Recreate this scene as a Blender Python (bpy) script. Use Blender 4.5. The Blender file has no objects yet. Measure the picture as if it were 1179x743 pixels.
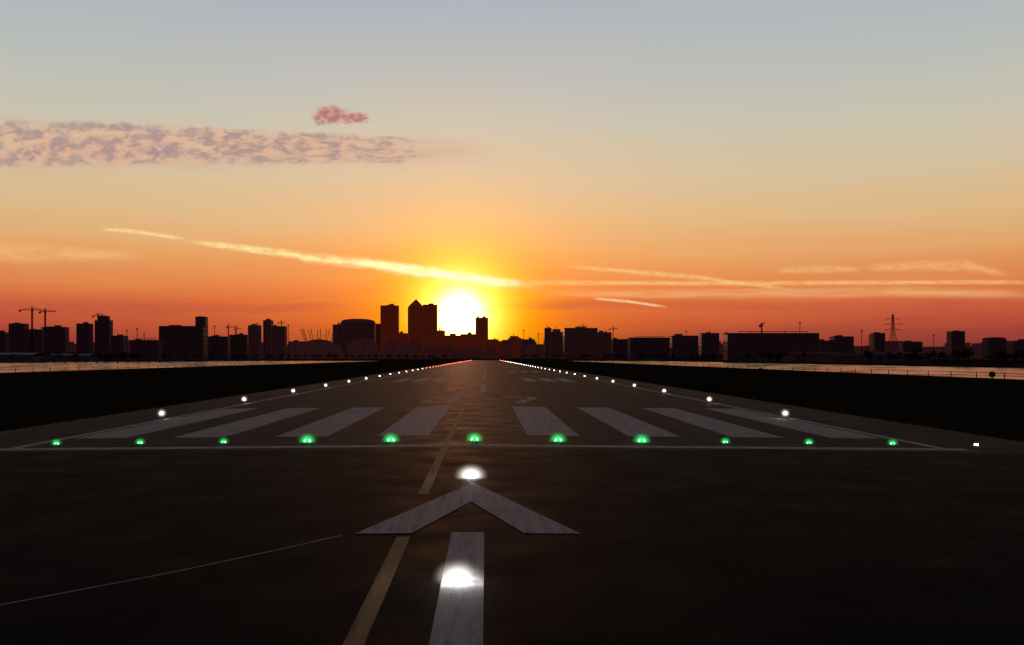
import bpy, bmesh, math, random
from mathutils import Vector
R = random.Random(7)
S = bpy.context.scene
F = 1100.0; VX = 560.0; HY = 412.0; CX = 0.37; CZ = 3.5

def s2l(c):
    c = c/255.0
    return c/12.92 if c <= 0.04045 else ((c+0.055)/1.055)**2.4
def col(r, g, b): return (s2l(r), s2l(g), s2l(b), 1)

# ------------------------------------------------------------ materials
def mat_new(name):
    m = bpy.data.materials.new(name); m.use_nodes = True
    nt = m.node_tree; nt.nodes.clear()
    out = nt.nodes.new('ShaderNodeOutputMaterial')
    return m, nt, out
def N(nt, t, **kw):
    n = nt.nodes.new(t)
    for k, v in kw.items(): setattr(n, k, v)
    return n
def math_(nt, op, a, b=None, c=None, clamp=False):
    n = nt.nodes.new('ShaderNodeMath'); n.operation = op; n.use_clamp = clamp
    for i, x in enumerate((a, b, c)):
        if x is None: continue
        if isinstance(x, (int, float)): n.inputs[i].default_value = x
        else: nt.links.new(x, n.inputs[i])
    return n.outputs[0]
def noise(nt, vec, scale, detail=4, rough=0.55, vscale=None, dist=0):
    if vscale:
        mp = N(nt, 'ShaderNodeMapping'); mp.inputs['Scale'].default_value = vscale
        nt.links.new(vec, mp.inputs[0]); vec = mp.outputs[0]
    n = N(nt, 'ShaderNodeTexNoise'); n.inputs['Scale'].default_value = scale
    n.inputs['Detail'].default_value = detail; n.inputs['Roughness'].default_value = rough
    n.inputs['Distortion'].default_value = dist
    nt.links.new(vec, n.inputs['Vector']); return n.outputs['Fac']
def mrange(nt, v, a, b, c, d, smooth=False):
    n = N(nt, 'ShaderNodeMapRange'); n.clamp = True
    if smooth: n.interpolation_type = 'SMOOTHSTEP'
    nt.links.new(v, n.inputs['Value'])
    for k, x in zip(('From Min', 'From Max', 'To Min', 'To Max'), (a, b, c, d)): n.inputs[k].default_value = x
    return n.outputs['Result']
def mixc(nt, f, a, b, mode='MIX'):
    n = N(nt, 'ShaderNodeMix'); n.data_type = 'RGBA'; n.blend_type = mode
    for s, x in ((n.inputs[0], f), (n.inputs[6], a), (n.inputs[7], b)):
        if isinstance(x, (int, float, tuple)): s.default_value = x
        else: nt.links.new(x, s)
    return n.outputs[2]
def bump(nt, h, st, dist):
    b = N(nt, 'ShaderNodeBump'); b.inputs['Strength'].default_value = st; b.inputs['Distance'].default_value = dist
    nt.links.new(h, b.inputs['Height']); return b.outputs[0]
def principled(nt, out, color, rough=0.8, spec=0.3, normal=None, metallic=0):
    p = N(nt, 'ShaderNodeBsdfPrincipled')
    for k, x in (('Base Color', color), ('Roughness', rough), ('Specular IOR Level', spec), ('Metallic', metallic)):
        if isinstance(x, (int, float, tuple)): p.inputs[k].default_value = x
        else: nt.links.new(x, p.inputs[k])
    if normal is not None: nt.links.new(normal, p.inputs['Normal'])
    nt.links.new(p.outputs[0], out.inputs[0]); return p

def asphalt_color(nt, pos, ca=(0.009, 0.009, 0.0115, 1), cb=(0.030, 0.028, 0.034, 1)):
    fine = noise(nt, pos, 9.0, 8, 0.7)
    mid = noise(nt, pos, 0.5, 5, 0.6)
    streak = noise(nt, pos, 1.0, 5, 0.65, (1.6, 0.05, 1))
    f = math_(nt, 'ADD', math_(nt, 'MULTIPLY', fine, 0.35), math_(nt, 'ADD', math_(nt, 'MULTIPLY', mid, 0.35), math_(nt, 'MULTIPLY', streak, 0.5)))
    c = mixc(nt, mrange(nt, f, 0.46, 0.76, 0, 1), ca, cb)
    return c, fine, mid
def m_asphalt(name, ca, cb, spec, jamt):
    m, nt, out = mat_new(name)
    pos = N(nt, 'ShaderNodeNewGeometry').outputs['Position']
    c, fine, mid = asphalt_color(nt, pos, ca, cb)
    sp = N(nt, 'ShaderNodeSeparateXYZ'); nt.links.new(pos, sp.inputs[0])
    jx = math_(nt, 'ABSOLUTE', math_(nt, 'SUBTRACT', math_(nt, 'FRACT', math_(nt, 'ADD', math_(nt, 'MULTIPLY', sp.outputs[0], 0.26), math_(nt, 'MULTIPLY', noise(nt, pos, 0.3), 0.03))), 0.5))
    j = mrange(nt, jx, 0.0, 0.012, 1, 0)
    jy = math_(nt, 'ABSOLUTE', math_(nt, 'SUBTRACT', math_(nt, 'FRACT', math_(nt, 'MULTIPLY', sp.outputs[1], 0.083)), 0.5))
    j2 = mrange(nt, jy, 0.0, 0.004, 1, 0)
    j = math_(nt, 'MULTIPLY', math_(nt, 'MAXIMUM', j, j2), jamt)
    c = mixc(nt, j, c, (0.003, 0.003, 0.004, 1))
    # tyre rubber either side of the centreline past the threshold
    ax = math_(nt, 'ABSOLUTE', sp.outputs[0])
    band = math_(nt, 'MULTIPLY', mrange(nt, ax, 5.5, 2.5, 0, 1, True), mrange(nt, noise(nt, pos, 1.0, 4, .6, (2.5, .02, 1)), .4, .6, 0, .7))
    band = math_(nt, 'MULTIPLY', band, mrange(nt, sp.outputs[1], 60, 130, 0, 1))
    c = mixc(nt, band, c, (0.006, 0.006, 0.007, 1))
    rough = mrange(nt, mid, 0.3, 0.7, 0.65, 0.85)
    principled(nt, out, c, rough, spec, bump(nt, fine, 0.25, 0.015)); return m
def m_paint(name, colr, wear=0.5):
    m, nt, out = mat_new(name)
    pos = N(nt, 'ShaderNodeNewGeometry').outputs['Position']
    c, fine, mid = asphalt_color(nt, pos)
    w1 = noise(nt, pos, 6.0, 8, 0.75)
    w2 = noise(nt, pos, 1.0, 6, 0.65, (6.0, 0.35, 1))
    w3 = noise(nt, pos, 0.8, 4, 0.6, (0.5, 2.2, 1))
    w = math_(nt, 'ADD', math_(nt, 'MULTIPLY', w1, 0.4), math_(nt, 'ADD', math_(nt, 'MULTIPLY', w2, 0.4), math_(nt, 'MULTIPLY', w3, 0.3)))
    f = mrange(nt, w, wear, wear+0.2, 1, 0.1)
    dirty = mixc(nt, mrange(nt, w2, .35, .65, 0, .45), colr, (colr[0]*.45, colr[1]*.42, colr[2]*.45, 1))
    c2 = mixc(nt, f, c, dirty)
    principled(nt, out, c2, 0.8, 0.03, bump(nt, fine, 0.3, 0.012)); return m
def m_simple(name, c1, c2, scale=1.0, rough=0.8, spec=0.3, metallic=0, haze_glow=None):
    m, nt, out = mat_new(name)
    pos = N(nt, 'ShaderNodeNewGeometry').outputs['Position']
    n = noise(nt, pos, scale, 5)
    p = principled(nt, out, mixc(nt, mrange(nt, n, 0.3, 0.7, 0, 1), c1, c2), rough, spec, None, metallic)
    if haze_glow:  # aerial haze and sun bloom painted on as faint emission
        p.inputs['Emission Color'].default_value = haze_glow; p.inputs['Emission Strength'].default_value = 1
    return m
def m_emit(name, c, s):
    m, nt, out = mat_new(name)
    e = N(nt, 'ShaderNodeEmission'); e.inputs[0].default_value = c; e.inputs[1].default_value = s
    nt.links.new(e.outputs[0], out.inputs[0]); return m
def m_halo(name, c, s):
    # emissive volume that imitates camera bloom around a lamp
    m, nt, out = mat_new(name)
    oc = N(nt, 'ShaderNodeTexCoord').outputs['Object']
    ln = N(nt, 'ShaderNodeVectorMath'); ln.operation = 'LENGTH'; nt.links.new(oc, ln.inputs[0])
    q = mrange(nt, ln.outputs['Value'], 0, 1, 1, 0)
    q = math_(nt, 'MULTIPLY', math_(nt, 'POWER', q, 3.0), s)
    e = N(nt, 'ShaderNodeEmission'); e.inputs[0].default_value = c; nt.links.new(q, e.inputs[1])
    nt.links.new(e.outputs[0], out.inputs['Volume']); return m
def m_water():
    m, nt, out = mat_new('water')
    pos = N(nt, 'ShaderNodeNewGeometry').outputs['Position']
    a = noise(nt, pos, 0.9, 4, 0.6, (1, 0.5, 1)); b = noise(nt, pos, 0.05, 4, .6, (1, .4, 1))
    h = math_(nt, 'ADD', a, math_(nt, 'MULTIPLY', b, 1.5))
    principled(nt, out, (0.012, 0.014, 0.016, 1), mrange(nt, b, .35, .65, .06, .22), mrange(nt, b, .3, .7, .5, .25), bump(nt, h, 0.22, 0.10)); return m
def m_grass():
    m, nt, out = mat_new('grass')
    pos = N(nt, 'ShaderNodeNewGeometry').outputs['Position']
    a = noise(nt, pos, 3.0, 8, 0.75); b = noise(nt, pos, 0.06, 4)
    f = math_(nt, 'ADD', math_(nt, 'MULTIPLY', a, 0.6), math_(nt, 'MULTIPLY', b, 0.5))
    principled(nt, out, mixc(nt, mrange(nt, f, 0.4, 0.7, 0, 1), (0.010, 0.010, 0.007, 1), (0.055, 0.044, 0.032, 1)), 1.0, 0.0, bump(nt, a, 1.0, 0.08)); return m

ASPH = m_asphalt('runway_asphalt', (0.009, 0.009, 0.011, 1), (0.034, 0.031, 0.037, 1), 0.02, .55)
APRON = m_asphalt('taxiway_asphalt', (0.005, 0.0052, 0.007, 1), (0.015, 0.015, 0.020, 1), 0.008, .35)
WHITE = m_paint('white_paint', (0.66, 0.62, 0.68, 1), 0.56)
YEL = m_paint('yellow_paint', (0.55, 0.36, 0.19, 1), 0.57)
GRASS = m_grass(); WATER = m_water()
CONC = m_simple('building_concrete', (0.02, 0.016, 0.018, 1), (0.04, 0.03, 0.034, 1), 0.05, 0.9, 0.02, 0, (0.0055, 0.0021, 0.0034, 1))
CONCF = m_simple('building_concrete_haze_glow', (0.02, 0.015, 0.015, 1), (0.035, 0.025, 0.025, 1), 0.02, 0.9, 0.02, 0, (0.019, 0.0050, 0.0056, 1))  # distant facades emit their own reddish haze
CONCS = m_simple('building_concrete_bloom_glow', (0.02, 0.015, 0.015, 1), (0.035, 0.025, 0.025, 1), 0.02, 0.9, 0.02, 0, (0.044, 0.0060, 0.0022, 1))  # red emission stands in for the sun's bloom over nearby towers
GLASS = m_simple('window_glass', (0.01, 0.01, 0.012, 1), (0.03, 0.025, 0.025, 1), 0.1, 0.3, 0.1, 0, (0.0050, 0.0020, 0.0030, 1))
GLASSS = m_simple('window_glass_bloom_glow', (0.01, 0.01, 0.012, 1), (0.03, 0.025, 0.025, 1), 0.1, 0.3, 0.1, 0, (0.036, 0.0045, 0.0018, 1))  # panes given the same painted sun bloom
STEEL = m_simple('painted_steel', (0.04, 0.03, 0.03, 1), (0.07, 0.05, 0.05, 1), 0.3, 0.7, 0.1)
ROOF = m_simple('pale_roof', (0.25, 0.25, 0.27, 1), (0.4, 0.4, 0.42, 1), 0.05, 0.6, 0.3)
QUAY = m_simple('quay_concrete', (0.04, 0.035, 0.035, 1), (0.08, 0.07, 0.07, 1), 0.4, 0.9, 0.05)
LEAF = m_simple('foliage', (0.02, 0.02, 0.01, 1), (0.05, 0.045, 0.02, 1), 0.3, 1.0, 0.0)
BARK = m_simple('bark', (0.02, 0.015, 0.01, 1), (0.04, 0.03, 0.02, 1), 2, 1.0, 0)
METAL = m_simple('lamp_housing', (0.05, 0.05, 0.05, 1), (0.12, 0.12, 0.12, 1), 12, 0.5, 0.4, 0.6)
TAR = m_simple('joint_sealant', (0.22, 0.20, 0.19, 1), (0.44, 0.40, 0.38, 1), 3, 0.8, 0.1)

# ------------------------------------------------------------ mesh helpers
def obj_from_bm(name, bm, mats, parent=None):
    me = bpy.data.meshes.new(name); bm.to_mesh(me); bm.free()
    for m in mats: me.materials.append(m)
    o = bpy.data.objects.new(name, me); S.collection.objects.link(o)
    if parent: o.parent = parent
    return o
def box(bm, x0, x1, y0, y1, z0, z1, mi=0):
    v = [bm.verts.new(p) for p in ((x0,y0,z0),(x1,y0,z0),(x1,y1,z0),(x0,y1,z0),(x0,y0,z1),(x1,y0,z1),(x1,y1,z1),(x0,y1,z1))]
    for f in ((0,3,2,1),(4,5,6,7),(0,1,5,4),(1,2,6,5),(2,3,7,6),(3,0,4,7)):
        bm.faces.new([v[i] for i in f]).material_index = mi
def beam(bm, a, b, w, mi=0):
    a = Vector(a); b = Vector(b); d = (b-a).normalized()
    up = Vector((0,0,1)) if abs(d.z) < 0.9 else Vector((1,0,0))
    s = d.cross(up).normalized()*w/2; t = d.cross(s).normalized()*w/2
    v = [bm.verts.new(p) for p in (a-s-t, a+s-t, a+s+t, a-s+t, b-s-t, b+s-t, b+s+t, b-s+t)]
    for f in ((0,3,2,1),(4,5,6,7),(0,1,5,4),(1,2,6,5),(2,3,7,6),(3,0,4,7)):
        bm.faces.new([v[i] for i in f]).material_index = mi
def crown(x): return -0.009*min(abs(x), 24.0)
def flat_sheet(name, polys, mat, lift):
    bm = bmesh.new()
    for p in polys:
        bm.faces.new([bm.verts.new((x, y, crown(x)+lift)) for x, y in p])
    bm.normal_update()
    for f in bm.faces:
        if f.normal.z < 0: f.normal_flip()
    return obj_from_bm(name, bm, [mat])
def rect(x0, x1, y0, y1):
    cuts = [x0]+[c for c in (-24, 0, 24) if x0 < c < x1]+[x1]
    return [[(a,y0),(b,y0),(b,y1),(a,y1)] for a, b in zip(cuts, cuts[1:])]

# ------------------------------------------------------------ ground + docks
LQ, LF, RQ, RF = -115.0, -474.0, 88.0, 263.0
xs = [-30000, LF-0.3, LF, LQ, LQ+0.3, -24, 0, 24, RQ-0.3, RQ, RF, RF+0.3, 30000]
ys = [-400, 1500, 1500.5, 60000]
def gz(i, j):
    x = xs[i]
    if j <= 1 and i in (2, 3, 9, 10): return -5.0
    return crown(x)
bm = bmesh.new()
g = [[bm.verts.new((xs[i], ys[j], gz(i, j))) for j in range(len(ys))] for i in range(len(xs))]
for i in range(len(xs)-1):
    for j in range(len(ys)-1):
        bm.faces.new((g[i][j], g[i+1][j], g[i+1][j+1], g[i][j+1]))
obj_from_bm('ground', bm, [GRASS])
for (a, b) in ((LF, LQ), (RQ, RF)):
    bm = bmesh.new()
    v = [bm.verts.new(p) for p in ((a-.2,-400,-1.6),(b+.2,-400,-1.6),(b+.2,1500.4,-1.6),(a-.2,1500.4,-1.6))]
    bm.faces.new(v); obj_from_bm('water', bm, [WATER])
for x0, x1 in ((LQ+.3, LQ+1.3), (RQ-1.3, RQ-.3), (RF+.3, RF+1.6), (LF-1.6, LF-.3)):
    bm = bmesh.new(); box(bm, x0, x1, -400, 1500, -0.4, -0.05); obj_from_bm('quay_wall', bm, [QUAY])

# ------------------------------------------------------------ runway + markings
flat_sheet('runway', rect(-24,24,37.0,1330), ASPH, 0.004)
flat_sheet('taxiway', rect(-70,70,-30,37.0), APRON, 0.004)
L = 0.008
bars = []
for c in (3.4, 8.0, 12.65, 17.15):
    for s in (-1, 1): bars += rect(s*c-1.17, s*c+1.17, 43.2, 68.5)
flat_sheet('threshold_marking', bars, WHITE, L)
flat_sheet('threshold_line_marking', rect(-24, 19.6, 37.7, 38.6), WHITE, L)
flat_sheet('edge_line_marking', rect(-18.95,-18.5,38.6,1320)+rect(18.5,18.95,38.6,1320), WHITE, L)
cl = []
y = 96
while y < 1300:
    cl += rect(-0.3, 0.3, y, y+30); y += 50
flat_sheet('centre_line_marking', cl, WHITE, L)
flat_sheet('centre_stem_marking', rect(-0.33, 0.33, 4, 19.15), WHITE, L)
flat_sheet('arrow_marking', [[(0,26.7),(-2.25,19.06),(-1.12,19.06),(0,23.2)], [(0,26.7),(0,23.2),(1.12,19.06),(2.25,19.06)]], WHITE, 0.012)
d = []
def dig(cx, rs):
    for x0, x1, y0, y1 in rs: d.extend(rect(cx+x0, cx+x1, y0, y1))
dig(-3.3, [(-1.5,1.5,84.2,85.5),(0.8,1.5,80.5,84.2),(-1.5,1.5,79.2,80.5),(-1.5,-0.8,75.8,79.2),(-1.5,1.5,74.5,75.8)])
dig(3.3, [(-1.5,1.5,84.2,85.5),(0.6,1.4,80.5,84.2),(-0.1,0.7,77.5,80.5),(-0.5,0.3,74.5,77.5)])
flat_sheet('runway_number_marking', d, WHITE, L)
t = []
for yy, n in ((142,3),(235,3),(330,2),(430,2),(530,1)):
    for k in range(n):
        for s in (-1,1):
            c = s*(7.2+k*2.9); t += rect(c-0.95, c+0.95, yy, yy+24)
flat_sheet('touchdown_zone_marking', t, WHITE, L)
flat_sheet('taxi_line_marking', rect(-1.39,-1.12,3,18.7)+rect(-1.39,-1.12,24.5,37.6)+rect(-1.39,-1.12,38.7,260), YEL, L)
def strip(name, pts, w, mat, lift):
    ps = []
    for (x0,y0),(x1,y1) in zip(pts, pts[1:]):
        dx, dy = x1-x0, y1-y0; l = math.hypot(dx,dy); nx, ny = -dy/l*w/2, dx/l*w/2
        ps.append([(x0-nx,y0-ny),(x1-nx,y1-ny),(x1+nx,y1+ny),(x0+nx,y0+ny)])
    flat_sheet(name, ps, mat, lift)
strip('pavement_joint', [(-13.0,10.2),(-9.5,12.0),(-6.6,13.75),(-4.8,15.75),(-3.4,17.6),(-2.5,18.9)], 0.07, TAR, L)

# ------------------------------------------------------------ airfield lights
E_W = m_emit('white_lamp', (1,0.97,0.9,1), 20)
E_E = m_emit('edge_lamp', (1,0.9,0.78,1), 14)
E_O = m_emit('amber_glare_lamp', (1,0.16,0.07,1), 16)  # caution-zone lamp, tinted redder to carry the sun's glare
E_G = m_emit('green_lamp', (0.05,1,0.22,1), 1.1)
E_GC = m_emit('green_lamp_core', (0.5,1,0.6,1), 3)
H_W = m_halo('white_bloom', (1,0.95,0.85,1), 11.0)
H_G = m_halo('green_bloom', (0.03,1,0.2,1), 7.5)
H_E = m_halo('edge_bloom', (1,0.85,0.7,1), 10)
def lathe(bm, prof, seg, mi, ox=0, oy=0, sx=1):
    rings = []
    for r, z in prof:
        rings.append([bm.verts.new((ox+sx*r*math.cos(2*math.pi*k/seg), oy+r*math.sin(2*math.pi*k/seg), z)) for k in range(seg)])
    for a, b in zip(rings, rings[1:]):
        for k in range(seg):
            f = bm.faces.new((a[k], a[(k+1)%seg], b[(k+1)%seg], b[k])); f.material_index = mi; f.smooth = True
    f = bm.faces.new(rings[-1]); f.material_index = mi
def inset_mesh(name, lens, core, r, h, body=1.5):
    bm = bmesh.new()
    lathe(bm, [(r*body,-0.004),(r*body*.97,0.003),(r*.9,0.004)], 20, 0)
    lathe(bm, [(r*1.02,0.005),(r*.95,h*.4),(r*.75,h*.75),(r*.4,h*.95),(r*.1,h)], 24, 1)
    for s in (-1, 1): lathe(bm, [(r*.50,0.006),(r*.54,h*.5),(r*.36,h*.9),(r*.1,h*1.03)], 14, 2, s*r*.62)
    me = bpy.data.meshes.new(name); bm.to_mesh(me); bm.free()
    for m in (METAL, lens, core): me.materials.append(m)
    return me
mw = inset_mesh('inset_light', E_W, E_W, 0.12, 0.10, 1.1)
mg = inset_mesh('green_light', E_G, E_GC, 0.125, 0.11, 1.1)
mgs = inset_mesh('green_light_small', E_G, E_GC, 0.085, 0.07, 1.1)
def sphere_me(name, mat):
    bm = bmesh.new(); bmesh.ops.create_icosphere(bm, subdivisions=3, radius=1.0)
    me = bpy.data.meshes.new(name); bm.to_mesh(me); bm.free(); me.materials.append(mat); return me
sw, sg, se = sphere_me('bloom_w', H_W), sphere_me('bloom_g', H_G), sphere_me('bloom_e', H_E)
def halo(parent, me, rx, rz, z):  # added glow shell, stands for bloom round the lamp
    o = bpy.data.objects.new('lamp_bloom', me); S.collection.objects.link(o); o.parent = parent
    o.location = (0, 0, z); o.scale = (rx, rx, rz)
def lamp(parent, c, e, z, y):
    l = bpy.data.lights.new('lamp', 'POINT'); l.color = c; l.energy = e; l.shadow_soft_size = 0.02
    o = bpy.data.objects.new('lamp', l); S.collection.objects.link(o); o.parent = parent; o.location = (0, y, z)
for y in (14.9, 27.7):
    o = bpy.data.objects.new('approach_light', mw); S.collection.objects.link(o)
    o.location = (-0.08, y, 0.016); lamp(o, (1,.95,.88), 14, 0.14, 0)
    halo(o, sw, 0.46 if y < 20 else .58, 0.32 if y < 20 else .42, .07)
for k in range(12):
    px = 65+97*(k-0)*0.9925
    X = (px-VX)*40.2/F+CX
    big = k in (3,4,5,6,7)
    last = k == 11
    o = bpy.data.objects.new('threshold_light', mw if last else (mg if big else mgs)); S.collection.objects.link(o)
    o.location = (X, 40.2, crown(X)+0.008)
    if last: o.scale = (.6,.6,.6)
    else:
        lamp(o, (0.05,1,.25), 4 if big else 1.0, 0.15 if big else .11, 0)
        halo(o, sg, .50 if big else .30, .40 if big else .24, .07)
def edge_mesh(nm, em):
    bm = bmesh.new()
    lathe(bm, [(0.12,0),(0.12,0.02),(0.03,0.03),(0.03,0.25),(0.07,0.26)], 10, 0)
    lathe(bm, [(0.07,0.26),(0.10,0.30),(0.10,0.36),(0.06,0.41),(0.02,0.43)], 12, 1)
    me = bpy.data.meshes.new(nm); bm.to_mesh(me); bm.free()
    me.materials.append(METAL); me.materials.append(em); return me
me1 = edge_mesh('edge_light', E_E); me2 = edge_mesh('edge_light_amber_glare', E_O)
for k in range(64):
    y = 57+19.4*k
    for s in (-1, 1):
        o = bpy.data.objects.new('runway_edge_light', me1 if y < (300 if s < 0 else 900) else me2); S.collection.objects.link(o)
        o.location = (s*18.75+(-0.25 if s<0 else -0.55), y, crown(18.7)+0.01)
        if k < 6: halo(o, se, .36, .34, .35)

# ------------------------------------------------------------ skyline
def WX(px, D): return (px-VX)*D/F+CX
def WZ(py, D): return (HY-py)*D/F+CZ
BASE = -0.3
def tower(name, p0, p1, top, D, depth=None, kind='slab', mats=None, fl=4.2, seed=0):
    rr = random.Random(int(p0*13+top*7+seed))
    x0, x1, h = WX(p0,D), WX(p1,D), WZ(top,D)
    w = x1-x0; dp = depth or min(w, 60); y0, y1 = D, D+dp
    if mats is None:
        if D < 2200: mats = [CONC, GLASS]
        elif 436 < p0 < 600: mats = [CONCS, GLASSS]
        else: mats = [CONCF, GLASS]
    bm = bmesh.new()
    hh = h*(0.86 if kind == 'pyramid' else 1)
    if kind == 'dome': hh = h*0.91
    if kind == 'step': hh = h*0.9
    roofh = hh
    box(bm, x0+.5, x1-.5, y0+.5, y1-.5, BASE, roofh-.3, 1)
    n = max(2, int((roofh)/fl)); 
    for k in range(n+1):
        z = BASE+(roofh-BASE-0.8)*k/n
        box(bm, x0, x1, y0, y1, z, z+min(1.3, fl*.35), 0)
    m = max(2, int(w/7))
    for k in range(m+1):
        cx = x0+0.3+(w-0.6)*k/m
        box(bm, cx-.5, cx+.5, y0-.25, y0+.7, BASE, roofh-.1, 0)
    if kind == 'pyramid':
        cx, cy = (x0+x1)/2, (y0+y1)/2
        box(bm, x0+w*.06, x1-w*.06, y0+3, y1-3, roofh, roofh+h*.02, 0)
        b = [bm.verts.new(p) for p in ((x0+w*.06,y0+3,roofh+h*.02),(x1-w*.06,y0+3,roofh+h*.02),(x1-w*.06,y1-3,roofh+h*.02),(x0+w*.06,y1-3,roofh+h*.02))]
        a = bm.verts.new((cx,cy,h))
        for i in range(4): bm.faces.new((b[i],b[(i+1)%4],a))
        beam(bm, (cx,cy,h-1), (cx,cy,h+6), 1.2)
    elif kind == 'dome':
        seg = 14; pr = None
        for k in range(seg+1):
            a = math.pi*k/seg; x = (x0+x1)/2-math.cos(a)*w*.48; z = roofh-.5+max(0,math.sin(a))**.6*(h-roofh)
            cur = (bm.verts.new((x,y0+1,z)), bm.verts.new((x,y1-1,z)))
            if pr:
                bm.faces.new((pr[0],cur[0],cur[1],pr[1]))
                bm.faces.new((pr[0], cur[0], bm.verts.new((cur[0].co.x,y0+1,roofh-1)), bm.verts.new((pr[0].co.x,y0+1,roofh-1))))
            pr = cur
    elif kind == 'step':
        box(bm, x0+w*.15, x1-w*.2, y0+2, y1-2, roofh-.5, h, 0)
        box(bm, x0+w*.4, x0+w*.45, y0+3, y0+4, h, h+3*D/F, 0)
    elif kind == 'hall':
        for k in range(1, 8):
            cx = x0+w*k/8; beam(bm, (cx,y0,roofh), (cx,y0,roofh+2.2), .6); 
        beam(bm, (x0+w*.125,y0,roofh+2.2), (x0+w*.875,y0,roofh+2.2), .7)
    else:
        box(bm, x0, x1, y0-.1, y0+.6, roofh-.4, roofh+.8, 0)
        for q in range(rr.randint(1,3)):
            a = x0+w*rr.uniform(.1,.6); b = a+w*rr.uniform(.12,.3)
            box(bm, a, b, y0+dp*.25, y0+dp*.7, roofh-.3, roofh+rr.uniform(1,2.6)*D/F, 0)
        if rr.random() < .5:
            a = x0+w*rr.uniform(.2,.8); beam(bm, (a,y0+dp*.5,roofh), (a,y0+dp*.5,roofh+rr.uniform(3,5)*D/F), .45*D/F)
    return obj_from_bm(name, bm, mats)

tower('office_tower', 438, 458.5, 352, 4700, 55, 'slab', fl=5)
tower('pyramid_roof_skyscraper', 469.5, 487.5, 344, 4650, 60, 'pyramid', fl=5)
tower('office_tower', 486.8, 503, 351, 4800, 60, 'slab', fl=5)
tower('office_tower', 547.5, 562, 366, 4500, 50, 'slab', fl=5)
tower('office_building', 392, 431, 367, 4600, 60, 'dome', fl=5)
tower('office_building', 383, 395, 374, 4300, 40)
tower('office_building', 428, 440, 373, 4900, 40)
tower('office_building', 456, 470, 384, 4400, 50)
tower('office_building', 502, 512, 381, 4300, 50)
tower('office_building', 511, 531, 386.5, 4200, 50)
tower('office_building', 530, 549, 385, 4350, 50)
tower('office_building', 562, 574, 391, 4200, 50)
tower('office_building', 575, 586, 394, 3800, 50)
tower('apartment_block', 585, 600, 387, 3900, 40, 'step')
tower('apartment_block', 602, 616, 391, 3600, 40)
tower('apartment_tower', 627, 635, 378, 3700, 30)
tower('apartment_tower', 634.5, 648, 379, 3600, 30, 'step')
tower('office_building', 650, 688, 378, 2600, 60)
tower('apartment_block', 688, 704, 383, 2700, 40)
tower('warehouse', 706, 724, 391, 1900, 40)
tower('warehouse', 726, 771, 389, 1700, 40, 'hall')
tower('apartment_block', 774, 804, 387, 2100, 40)
tower('apartment_tower', 808, 828, 384, 2100, 30)
tower('exhibition_hall', 838, 943, 384, 1130, 25, 'hall', fl=9)
tower('warehouse', 944, 962, 393, 1250, 25)
tower('apartment_block', 961, 983, 388, 1500, 25)
tower('apartment_tower', 1007, 1019, 384, 1700, 22)
tower('apartment_block', 1040, 1062, 394, 1500, 20)
tower('apartment_tower', 1096, 1111, 382, 1600, 20)
tower('apartment_block', 1138, 1159, 388, 1500, 20, 'dome')
tower('apartment_block', 1168, 1200, 393, 1300, 20)
tower('apartment_tower', -14, 6, 383, 1900, 20)
tower('apartment_tower', 10, 28, 373, 1900, 20)
tower('apartment_block', 28.5, 48, 380, 1850, 20)
tower('apartment_block', 48.5, 75, 377, 1950, 20)
tower('apartment_tower', 88, 103, 373, 1900, 20)
tower('apartment_tower', 109, 126, 364, 1950, 20, 'step')
tower('apartment_block', 128, 142, 387, 1700, 25)
tower('warehouse', 150, 182, 392, 1500, 25, 'hall')
tower('flour_mill', 183, 234, 376, 1600, 30, fl=7)
tower('apartment_tower', 225, 236, 365, 1750, 20)
tower('apartment_block', 238, 262, 388, 1700, 20)
tower('apartment_block', 264, 284, 386, 1900, 20)
tower('apartment_tower', 285.5, 298, 375, 2300, 30)
tower('apartment_tower', 303, 312, 369, 2400, 30)
tower('apartment_block', 312.5, 328, 376, 2400, 30)

bm = bmesh.new()
for k in range(520):
    D = R.uniform(2300, 6500); p = R.uniform(-60, 1240); w = R.uniform(4, 26)
    lo = 399 if (p < 600) else 401
    top = R.uniform(lo-3-9*R.random()**3, 407)
    x0, x1 = WX(p,D), WX(p+w,D); h = WZ(top,D)
    box(bm, x0, x1, D, D+40, BASE, h)
    if R.random() < .35: box(bm, x0+(x1-x0)*.3, x0+(x1-x0)*.55, D+4, D+14, h-.1, h+R.uniform(1,3)*D/F)
    if R.random() < .08:
        a = x0+(x1-x0)*R.random(); beam(bm, (a,D+5,h), (a,D+5,h+R.uniform(3,7)*D/F), .5*D/F)
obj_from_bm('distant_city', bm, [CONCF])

D = 3600; cx = WX(362, D); r = 30*D/F
bm = bmesh.new(); hz = WZ(390, D)
prev = None
for k in range(9):
    a = math.pi/2*k/8
    ring = [bm.verts.new((cx+r*math.cos(a)*math.cos(t)+0.01, D+r+r*math.cos(a)*math.sin(t), BASE+hz*math.sin(a))) for t in [2*math.pi*j/36 for j in range(36)]]
    if prev:
        for j in range(36): bm.faces.new((prev[j],prev[(j+1)%36],ring[(j+1)%36],ring[j]))
    prev = ring
for j in range(12):
    t = 2*math.pi*(j+.5)/12; c, s = math.cos(t), math.sin(t)
    top = (cx+r*.72*c, D+r+r*.72*s, WZ(378,D)); 
    beam(bm, (cx+r*.5*c, D+r+r*.5*s, hz*.7), top, 1.8)
    beam(bm, top, (cx+r*1.02*c, D+r+r*1.02*s, BASE), .2)
    beam(bm, top, (cx, D+r, hz), .2)
obj_from_bm('domed_arena', bm, [CONCF])

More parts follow.
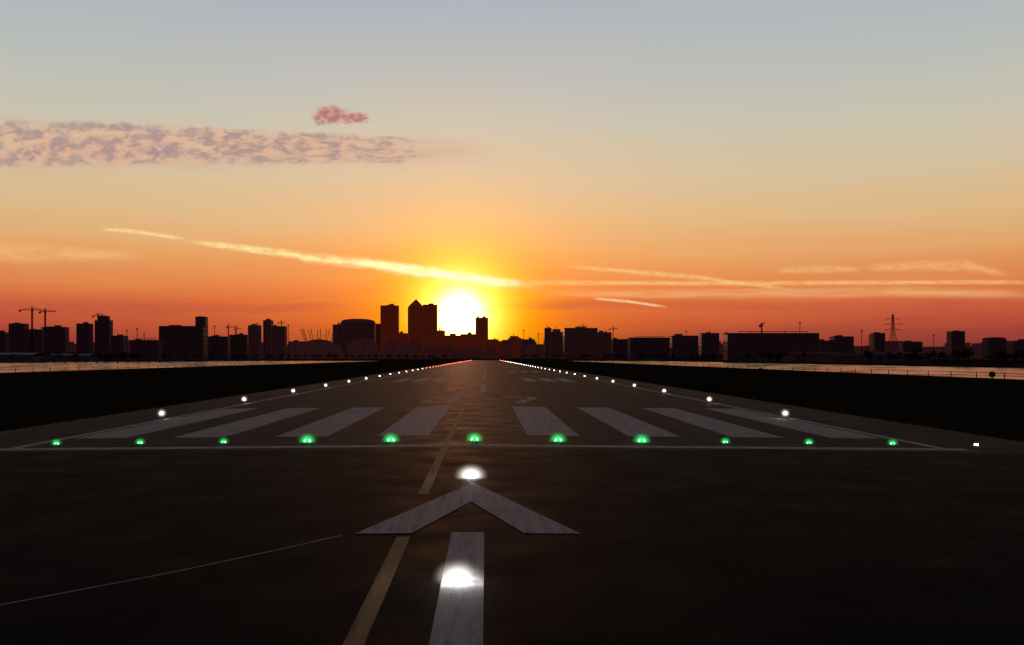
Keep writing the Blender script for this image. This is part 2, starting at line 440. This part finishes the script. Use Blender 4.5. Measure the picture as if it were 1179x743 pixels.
def crane(p, top, base, jl, jr, D, tilt=0):
    bm = bmesh.new(); x = WX(p,D); zt = WZ(top,D); u = D/F
    s = 2.0
    for sx in (-1,1):
        for sy in (-1,1): beam(bm, (x+sx*s/2,D+sy*s/2,BASE), (x+sx*s/2,D+sy*s/2,zt), .55)
    nz = int(zt/4)
    for k in range(nz):
        z0, z1 = zt*k/nz, zt*(k+1)/nz
        for sy in (-1,1): beam(bm, (x-s/2*(1 if k%2 else -1),D+sy*s/2,z0), (x+s/2*(1 if k%2 else -1),D+sy*s/2,z1), .4)
    jz = zt-3*u
    box(bm, x-1.4, x+1.4, D-1.4, D+1.4, jz-2.5, jz, 0)
    beam(bm, (x-jl*u,D,jz), (x+jr*u,D,jz+tilt*jr*u), .95)
    beam(bm, (x-jl*u*.8,D,jz+1.6), (x+jr*u*.95,D,jz+1.6+tilt*jr*u*.95), .4)
    for q in range(14):
        a = x+(-jl*.8+(jl*.8+jr*.9)*q/14)*u; b = a+(jl*.8+jr*.9)/14*u*.5
        beam(bm, (a,D,jz), (b,D,jz+1.6), .3)
    beam(bm, (x,D,zt+2), (x-jl*u*.8,D,jz), .4); beam(bm, (x,D,zt+2), (x+jr*u*.7,D,jz+tilt*jr*u*.7), .4)
    box(bm, x-jl*u, x-jl*u+3, D-1.3, D+1.3, jz-3.2, jz, 0)
    obj_from_bm('tower_crane', bm, [STEEL])
crane(37, 354, 0, 15, 12, 1700)
crane(52, 356, 0, 7, 13, 1750)
crane(113, 361, 0, 7, 10, 2050)
crane(263, 374, 0, 3, 9, 2400)
crane(272, 376, 0, 3, 6, 2500)
crane(296, 372, 0, 8, 4, 2700)
crane(706, 376, 0, 5, 6, 2500)
crane(672, 373, 0, 8, 5, 2900)
crane(324, 369, 0, 4, 5, 2900)
crane(877, 372, 0, 3, 4, 1800, .8)
def pylon(p, top, D):
    bm = bmesh.new(); x = WX(p,D); h = WZ(top,D); b = h*.13
    def wd(z): 
        q = z/h; return b*(1-q*1.25) if q < .62 else b*.225*(1-(q-.62)*1.6)
    lv = [0,.14,.27,.39,.5,.6,.68,.76,.84,.92,1]
    for a, c in zip(lv, lv[1:]):
        z0, z1 = a*h, c*h; w0, w1 = max(.3,wd(z0)), max(.3,wd(z1))
        for sy in (-1,1):
            for sx in (-1,1):
                beam(bm, (x+sx*w0,D+sy*w0,z0), (x+sx*w1,D+sy*w1,z1), .55)
                beam(bm, (x+sx*w0,D+sy*w0,z0), (x-sx*w1,D+sy*w1,z1), .35)
    for q, l in ((.66,.17),(.78,.21),(.90,.15)):
        z = q*h
        for s in (-1,1):
            beam(bm, (x,D,z), (x+s*l*h,D,z), .55); beam(bm, (x,D,z+h*.04), (x+s*l*h,D,z), .35)
            beam(bm, (x+s*l*h,D,z), (x+s*l*h,D,z-h*.035), .4)
    obj_from_bm('electricity_pylon', bm, [STEEL])
pylon(1028, 362, 1500)
pylon(1001, 385, 3400)
def mast(p, top, D):
    bm = bmesh.new(); x = WX(p,D); h = WZ(top,D)
    beam(bm, (x,D,BASE), (x,D,h), .55*D/F); box(bm, x-1.2*D/F, x+1.2*D/F, D-.5, D+.5, h-.4, h+.8*D/F, 0)
    obj_from_bm('floodlight_mast', bm, [STEEL])
for p, t_, D in ((146,381,1300),(158,379,1350),(166,385,1500),(247,376,1600),(332,375,2100),(836,383,1200),(921,372,1250),(790,382,1600),(603,381,2200),(1075,386,1300),(620,385,2000),(992,381,1500)):
    mast(p, t_, D)

def shed(x0, x1, y0, dp, h, mats=None):
    bm = bmesh.new(); box(bm, x0, x1, y0, y0+dp, BASE, h*.6, 0)
    n = 10; pr = None
    for k in range(n+1):
        a = math.pi*k/n; yy = y0+dp/2-math.cos(a)*(dp/2+1); z = h*.6+.05+math.sin(a)*h*.4
        cur = (bm.verts.new((x0-1,yy,z)), bm.verts.new((x1+1,yy,z)))
        if pr: bm.faces.new((pr[0],pr[1],cur[1],cur[0])).material_index = 1
        pr = cur
    n = int((x1-x0)/9)
    for k in range(n): box(bm, x0+2+k*9, x0+7+k*9, y0-.2, y0+.3, 0.2, h*.45, 2)
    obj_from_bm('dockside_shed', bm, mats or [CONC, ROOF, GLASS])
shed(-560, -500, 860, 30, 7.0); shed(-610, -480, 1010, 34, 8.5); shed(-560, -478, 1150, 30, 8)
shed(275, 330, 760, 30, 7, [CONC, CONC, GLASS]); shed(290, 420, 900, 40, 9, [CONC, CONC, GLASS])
bm = bmesh.new(); box(bm, -474, -300, 905, 915, -0.6, 0.1)
for k in range(18): box(bm, -470+k*10, -469+k*10, 906, 907, -4, -0.6)
obj_from_bm('jetty', bm, [ROOF])

# ------------------------------------------------------------ trees
def trees(name, spots, n=110):
    bm = bmesh.new()
    for x, y, h in spots:
        beam(bm, (x,y,BASE), (x,y,h*.45), h*.04, 1)
        lob = [(x+R.uniform(-.3,.3)*h, y+R.uniform(-.3,.3)*h, h*R.uniform(.4,.82), h*R.uniform(.14,.27)) for _ in range(6)]
        for a in lob[:3]: beam(bm, (x,y,h*.3), a[:3], h*.018, 1)
        for k in range(n):
            lx, ly, lz, lr = R.choice(lob)
            v = Vector((R.gauss(0,1),R.gauss(0,1),R.gauss(0,.8))).normalized()*lr*R.random()**.4
            c = Vector((lx,ly,lz))+v; s = h*R.uniform(.025,.06)
            pts = [c+Vector((R.gauss(0,1),R.gauss(0,1),R.gauss(0,1)))*s for _ in range(4)]
            bm.faces.new([bm.verts.new(q) for q in pts])
    obj_from_bm(name, bm, [LEAF, BARK])
sp = []
for k in range(150):
    y = 430+950*(k/150)+R.uniform(-8,8); sp.append((RF+R.uniform(8,60)+y*.02, y, R.uniform(5,11)))
trees('tree_line', sp)
sp = []
for k in range(110):
    y = 760+700*(k/110); sp.append((LF-R.uniform(8,90), y, R.uniform(6,13)))
trees('tree_line', sp, 90)
sp = []
for k in range(260):
    x = -700+1500*(k/260)+R.uniform(-4,4)
    if abs(x) > 20: sp.append((x, 1560+R.uniform(-20,120), R.uniform(6,13)*(1 if abs(x) > 60 else .6)))
trees('tree_line', sp, 70)

for X in (RQ-3, LQ+3):
    bm = bmesh.new(); y = 120
    while y < 900:
        box(bm, X-.06, X+.06, y-.06, y+.06, -0.25, 1.0); y += 9
    beam(bm, (X,120,.95), (X,900,.95), .025); beam(bm, (X,120,.4), (X,900,.4), .025)
    obj_from_bm('perimeter_fence', bm, [STEEL])
for x, y in ((84,158),(62,215),(50,150)):
    bm = bmesh.new(); box(bm, x-.08, x+.08, y-.08, y+.08, -.3, .5)
    ring = [bm.verts.new((x+.55*math.cos(a), y-.1, .75+.5*math.sin(a))) for a in [2*math.pi*k/20 for k in range(20)]]
    f = bm.faces.new(ring); e = bmesh.ops.extrude_face_region(bm, geom=[f])
    bmesh.ops.translate(bm, vec=(0,.12,0), verts=[v for v in e['geom'] if isinstance(v, bmesh.types.BMVert)])
    obj_from_bm('airfield_marker_board', bm, [STEEL])

# ------------------------------------------------------------ clouds / contrails
DC = 22000.0
def ribbon(name, pts, mat, D=DC):
    bm = bmesh.new(); uv = bm.loops.layers.uv.new('UVMap'); pr = None; tot = 0
    for i, (px, py, hw) in enumerate(pts):
        if i: tot += math.hypot(px-pts[i-1][0], py-pts[i-1][1])
        a, b = pts[max(0,i-1)], pts[min(len(pts)-1,i+1)]
        dx, dy = b[0]-a[0], b[1]-a[1]; l = math.hypot(dx,dy); nx, ny = -dy/l*hw, dx/l*hw
        cur = [bm.verts.new((WX(px+s*nx,D), D+ i*20, WZ(py+s*ny,D))) for s in (-1,1)]
        if pr:
            f = bm.faces.new((pr[0][0], pr[0][1], cur[1], cur[0]))
            for lp, (u, v) in zip(f.loops, ((pr[1],0),(pr[1],1),(tot,1),(tot,0))): lp[uv].uv = (u, v)
        pr = (cur, tot)
    L_ = tot
    for f in bm.faces:
        for lp in f.loops: lp[uv].uv = (lp[uv].uv[0]/L_, lp[uv].uv[1])
    return obj_from_bm(name, bm, [mat])
def m_cloud(name, c1, c2, dens, mode='trail', asp=40, lo=.4, hi=.62, nsc=3.0, wobble=0.0, strength=1.0):
    m, nt, out = mat_new(name)
    uv = N(nt, 'ShaderNodeUVMap').outputs[0]
    sp = N(nt, 'ShaderNodeSeparateXYZ'); nt.links.new(uv, sp.inputs[0]); u, v = sp.outputs[0], sp.outputs[1]
    if wobble:
        v = math_(nt, 'ADD', v, math_(nt, 'MULTIPLY', math_(nt, 'SUBTRACT', noise(nt, uv, 1.0, 3, .5, (asp*.5, .3, 1)), .5), wobble), None, True)
    ev = math_(nt, 'MULTIPLY', math_(nt, 'MULTIPLY', v, math_(nt, 'SUBTRACT', 1.0, v)), 4.0)
    eu = math_(nt, 'MULTIPLY', mrange(nt, u, 0, .12, 0, 1, True), mrange(nt, u, .80, 1, 1, 0, True))
    n1 = noise(nt, uv, nsc, 7, 0.6, (asp, 1, 1), .3); n2 = noise(nt, uv, nsc*.35, 4, .6, (asp*.8, 1, 1))
    if mode == 'trail':
        a = math_(nt, 'MULTIPLY', math_(nt, 'POWER', ev, 1.8), math_(nt, 'MULTIPLY', eu, mrange(nt, n1, .25, .6, .45, 1)))
    else:
        if mode == 'puff': env = math_(nt, 'MULTIPLY', ev, math_(nt, 'MULTIPLY', math_(nt, 'MULTIPLY', u, math_(nt, 'SUBTRACT', 1.0, u)), 4.0))
        else: env = math_(nt, 'MULTIPLY', mrange(nt, ev, 0.0, .8, 0, 1, True), mrange(nt, u, .78, 1, 1, 0, True))
        h = math_(nt, 'ADD', math_(nt, 'MULTIPLY', n1, .55), math_(nt, 'ADD', math_(nt, 'MULTIPLY', n2, .45), math_(nt, 'MULTIPLY', math_(nt, 'SUBTRACT', env, 1.0), .5)))
        a = math_(nt, 'MULTIPLY', mrange(nt, h, lo, hi, 0, 1, True), mrange(nt, env, 0, .25, 0, 1, True))
    a = math_(nt, 'MULTIPLY', a, dens, None, True)
    c = mixc(nt, mrange(nt, n1, .38, .6, 0, 1, True), c1, c2)
    e = N(nt, 'ShaderNodeEmission'); nt.links.new(c, e.inputs[0]); e.inputs[1].default_value = strength  # sunlit and shaded cloud tones are emitted colour, not lighting
    t = N(nt, 'ShaderNodeBsdfTransparent'); mx = N(nt, 'ShaderNodeMixShader')
    nt.links.new(a, mx.inputs[0]); nt.links.new(t.outputs[0], mx.inputs[1]); nt.links.new(e.outputs[0], mx.inputs[2])
    nt.links.new(mx.outputs[0], out.inputs[0]); return m
C1 = m_cloud('cloud_bank', col(230,176,146), col(154,132,136), .72, 'cloud', 5.0, .28, .60, 7.0)
ribbon('cloud', [(-90,164,40),(80,166,38),(200,167,32),(330,170,27),(430,172,23),(560,177,18)], C1)
C1b = m_cloud('cloud_haze', col(226,178,148), col(212,168,148), .75, 'trail', 2)
ribbon('cloud', [(-120,170,44),(150,172,38),(350,174,28),(450,174,24),(600,177,20)], C1b, DC+900)
C2 = m_cloud('small_cloud', col(214,142,126), col(170,112,114), .9, 'puff', 1.6, .16, .46, 3.6)
ribbon('cloud', [(350,131,17),(378,132,17),(396,134,14),(412,135,12)], C2)
ribbon('cloud', [(388,134,9),(405,135,10),(420,136,9),(432,137,7)], C2, DC+400)
T1 = m_cloud('contrail_bright', col(255,214,130), col(255,236,165), 1, 'trail', 10, wobble=.25)
ribbon('contrail', [(205,276,4),(260,283,5),(300,288,6),(342,294,6),(352,297,8),(420,302,9),(480,312,10),(540,321,11),(585,326,9),(640,330,5)], T1)
T1c = m_cloud('contrail_sun_glow', (1,.85,.35,1), (1,.92,.5,1), 1, 'trail', 6, wobble=.2, strength=1.3)  # extra emissive ribbon, paints sun brightness onto the contrail
ribbon('contrail', [(400,300,4),(440,305,6),(480,311,8),(530,319,9),(575,325,7),(612,328,4)], T1c, DC-300)
T2 = m_cloud('contrail_thin', col(250,190,120), col(255,205,135), .7, 'trail', 14, wobble=.3)
T2b = m_cloud('contrail_short', col(255,214,140), col(255,226,165), .8, 'trail', 6, wobble=.3)
ribbon('contrail', [(114,263,2.5),(150,266,3.5),(185,271,3.5),(218,276,2.5)], T2b)
ribbon('contrail', [(645,306,3),(720,312,4),(800,319,4),(860,327,3),(930,335,2.5)], T2)
ribbon('contrail', [(560,325,4),(700,326,4),(900,326,4),(1060,325,4),(1260,325,4)], T2)
ribbon('contrail', [(680,343,2),(720,347,2.5),(772,354,2)], T2b)
T3 = m_cloud('cirrus_smear', col(245,184,120), col(250,198,135), .5, 'trail', 4, wobble=.5)
ribbon('cirrus_cloud', [(990,308,6),(1060,305,8),(1110,306,9),(1140,312,7),(1170,319,5)], T3)
ribbon('cirrus_cloud', [(890,311,5),(940,310,6),(1000,311,5)], T3)
ribbon('cirrus_cloud', [(-140,286,16),(20,290,16),(90,294,11),(180,298,6)], T3)
T4 = m_cloud('dark_haze_band', col(176,80,62), col(196,94,64), .5, 'trail', 5)
ribbon('haze_cloud', [(560,352,6),(700,350,9),(900,354,10),(1250,350,12)], T4, DC+1500)
ribbon('haze_cloud', [(-80,350,12),(100,352,10),(300,356,8),(430,350,5)], T4, DC+1500)
ribbon('haze_cloud', [(600,336,5),(760,338,7),(1000,336,8),(1240,340,9)], T3, DC+1300)

# ------------------------------------------------------------ world
SD = Vector((530-VX, F, HY-363)).normalized()
el = math.asin(SD.z); az = math.atan2(SD.x, SD.y)
w = bpy.data.worlds.new('World'); S.world = w; w.use_nodes = True
nt = w.node_tree; nt.nodes.clear()
out = N(nt, 'ShaderNodeOutputWorld'); bg = N(nt, 'ShaderNodeBackground')
nt.links.new(bg.outputs[0], out.inputs[0])
tc = N(nt, 'ShaderNodeTexCoord').outputs['Generated']
sp = N(nt, 'ShaderNodeSeparateXYZ'); nt.links.new(tc, sp.inputs[0]); X, Y, Z = sp.outputs
h = math_(nt, 'MAXIMUM', math_(nt, 'SQRT', math_(nt, 'ADD', math_(nt, 'MULTIPLY', X, X), math_(nt, 'MULTIPLY', Y, Y))), 0.001)
v = math_(nt, 'DIVIDE', Z, h)
nz = noise(nt, tc, 2.2, 5, .55, (1, 1, 16))
v = math_(nt, 'ADD', v, math_(nt, 'MULTIPLY', math_(nt, 'SUBTRACT', nz, .5), .035))
ramp = N(nt, 'ShaderNodeValToRGB'); nt.links.new(v, ramp.inputs[0])
stops = [(0.0,(108,42,50)),(0.02,(144,54,52)),(0.036,(180,74,54)),(0.055,(206,97,60)),(0.078,(220,130,76)),(0.105,(224,160,100)),
         (0.14,(220,181,131)),(0.185,(210,190,156)),(0.24,(197,193,175)),(0.30,(183,187,184)),(0.375,(170,179,189)),(0.46,(104,116,134)),(0.65,(50,58,76)),(1.0,(26,31,45))]
el_ = ramp.color_ramp.elements
while len(el_) > 1: el_.remove(el_[0])
el_[0].position = 0; el_[0].color = col(*stops[0][1])
for p, c in stops[1:]:
    e = el_.new(p); e.color = col(*c)
yn = math_(nt, 'DIVIDE', Y, h)
back = mrange(nt, yn, -0.2, 0.8, 0.06, 1.0, True)
base = mixc(nt, 1.0, ramp.outputs[0], back, 'MULTIPLY')
dp = N(nt, 'ShaderNodeVectorMath'); dp.operation = 'DOT_PRODUCT'; nt.links.new(tc, dp.inputs[0]); dp.inputs[1].default_value = SD
ang = math_(nt, 'MULTIPLY', math_(nt, 'ARCCOSINE', math_(nt, 'MINIMUM', dp.outputs['Value'], 1.0)), 180/math.pi)
def glow(width, power):
    return math_(nt, 'EXPONENT', math_(nt, 'MULTIPLY', math_(nt, 'POWER', math_(nt, 'DIVIDE', ang, width), power), -1.0))
def addg(base, g, c):
    n = N(nt, 'ShaderNodeVectorMath'); n.operation = 'SCALE'; n.inputs[0].default_value = c; nt.links.new(g, n.inputs['Scale'])
    a = N(nt, 'ShaderNodeVectorMath'); a.operation = 'ADD'; nt.links.new(base, a.inputs[0]); nt.links.new(n.outputs[0], a.inputs[1]); return a.outputs[0]
b1 = addg(base, glow(5.5, 1.0), (0.65, 0.10, -0.07))
b1 = addg(b1, glow(3.2, 1.6), (0.9, 0.62, -0.10))
b1 = addg(b1, glow(2.1, 1.8), (1.6, 1.4, 0.45))
b1 = addg(b1, glow(1.35, 3.0), (2.0, 2.0, 1.5))
mxv = N(nt, 'ShaderNodeVectorMath'); mxv.operation = 'MAXIMUM'; nt.links.new(b1, mxv.inputs[0]); mxv.inputs[1].default_value = (0.0005,)*3
sky = N(nt, 'ShaderNodeTexSky'); sky.sky_type = 'NISHITA'; sky.sun_disc = False
sky.sun_elevation = el; sky.sun_rotation = az
sc = N(nt, 'ShaderNodeVectorMath'); sc.operation = 'SCALE'; nt.links.new(sky.outputs[0], sc.inputs[0]); sc.inputs['Scale'].default_value = 0.003
ad = N(nt, 'ShaderNodeVectorMath'); ad.operation = 'ADD'; nt.links.new(mxv.outputs[0], ad.inputs[0]); nt.links.new(sc.outputs[0], ad.inputs[1])
nt.links.new(ad.outputs[0], bg.inputs[0]); bg.inputs[1].default_value = 1.0

sl = bpy.data.lights.new('sun', 'SUN'); sl.energy = 0.3; sl.angle = math.radians(0.5); sl.color = (1, .36, .16)
so = bpy.data.objects.new('sun', sl); S.collection.objects.link(so)
so.rotation_euler = (SD).to_track_quat('Z', 'Y').to_euler(); so.location = (0, 0, 50)

# ------------------------------------------------------------ camera
cam = bpy.data.cameras.new('camera'); co = bpy.data.objects.new('camera', cam); S.collection.objects.link(co)
cam.sensor_width = 36; cam.lens = 36*F/1179; cam.shift_x = (589.5-VX)/1179; cam.shift_y = (HY-371.5)/1179
cam.clip_end = 120000; cam.clip_start = 0.1
co.location = (CX, 0, CZ); co.rotation_euler = (math.radians(90), 0, 0)
S.camera = co
S.view_settings.view_transform = 'Standard'; S.view_settings.look = 'None'; S.view_settings.exposure = 0
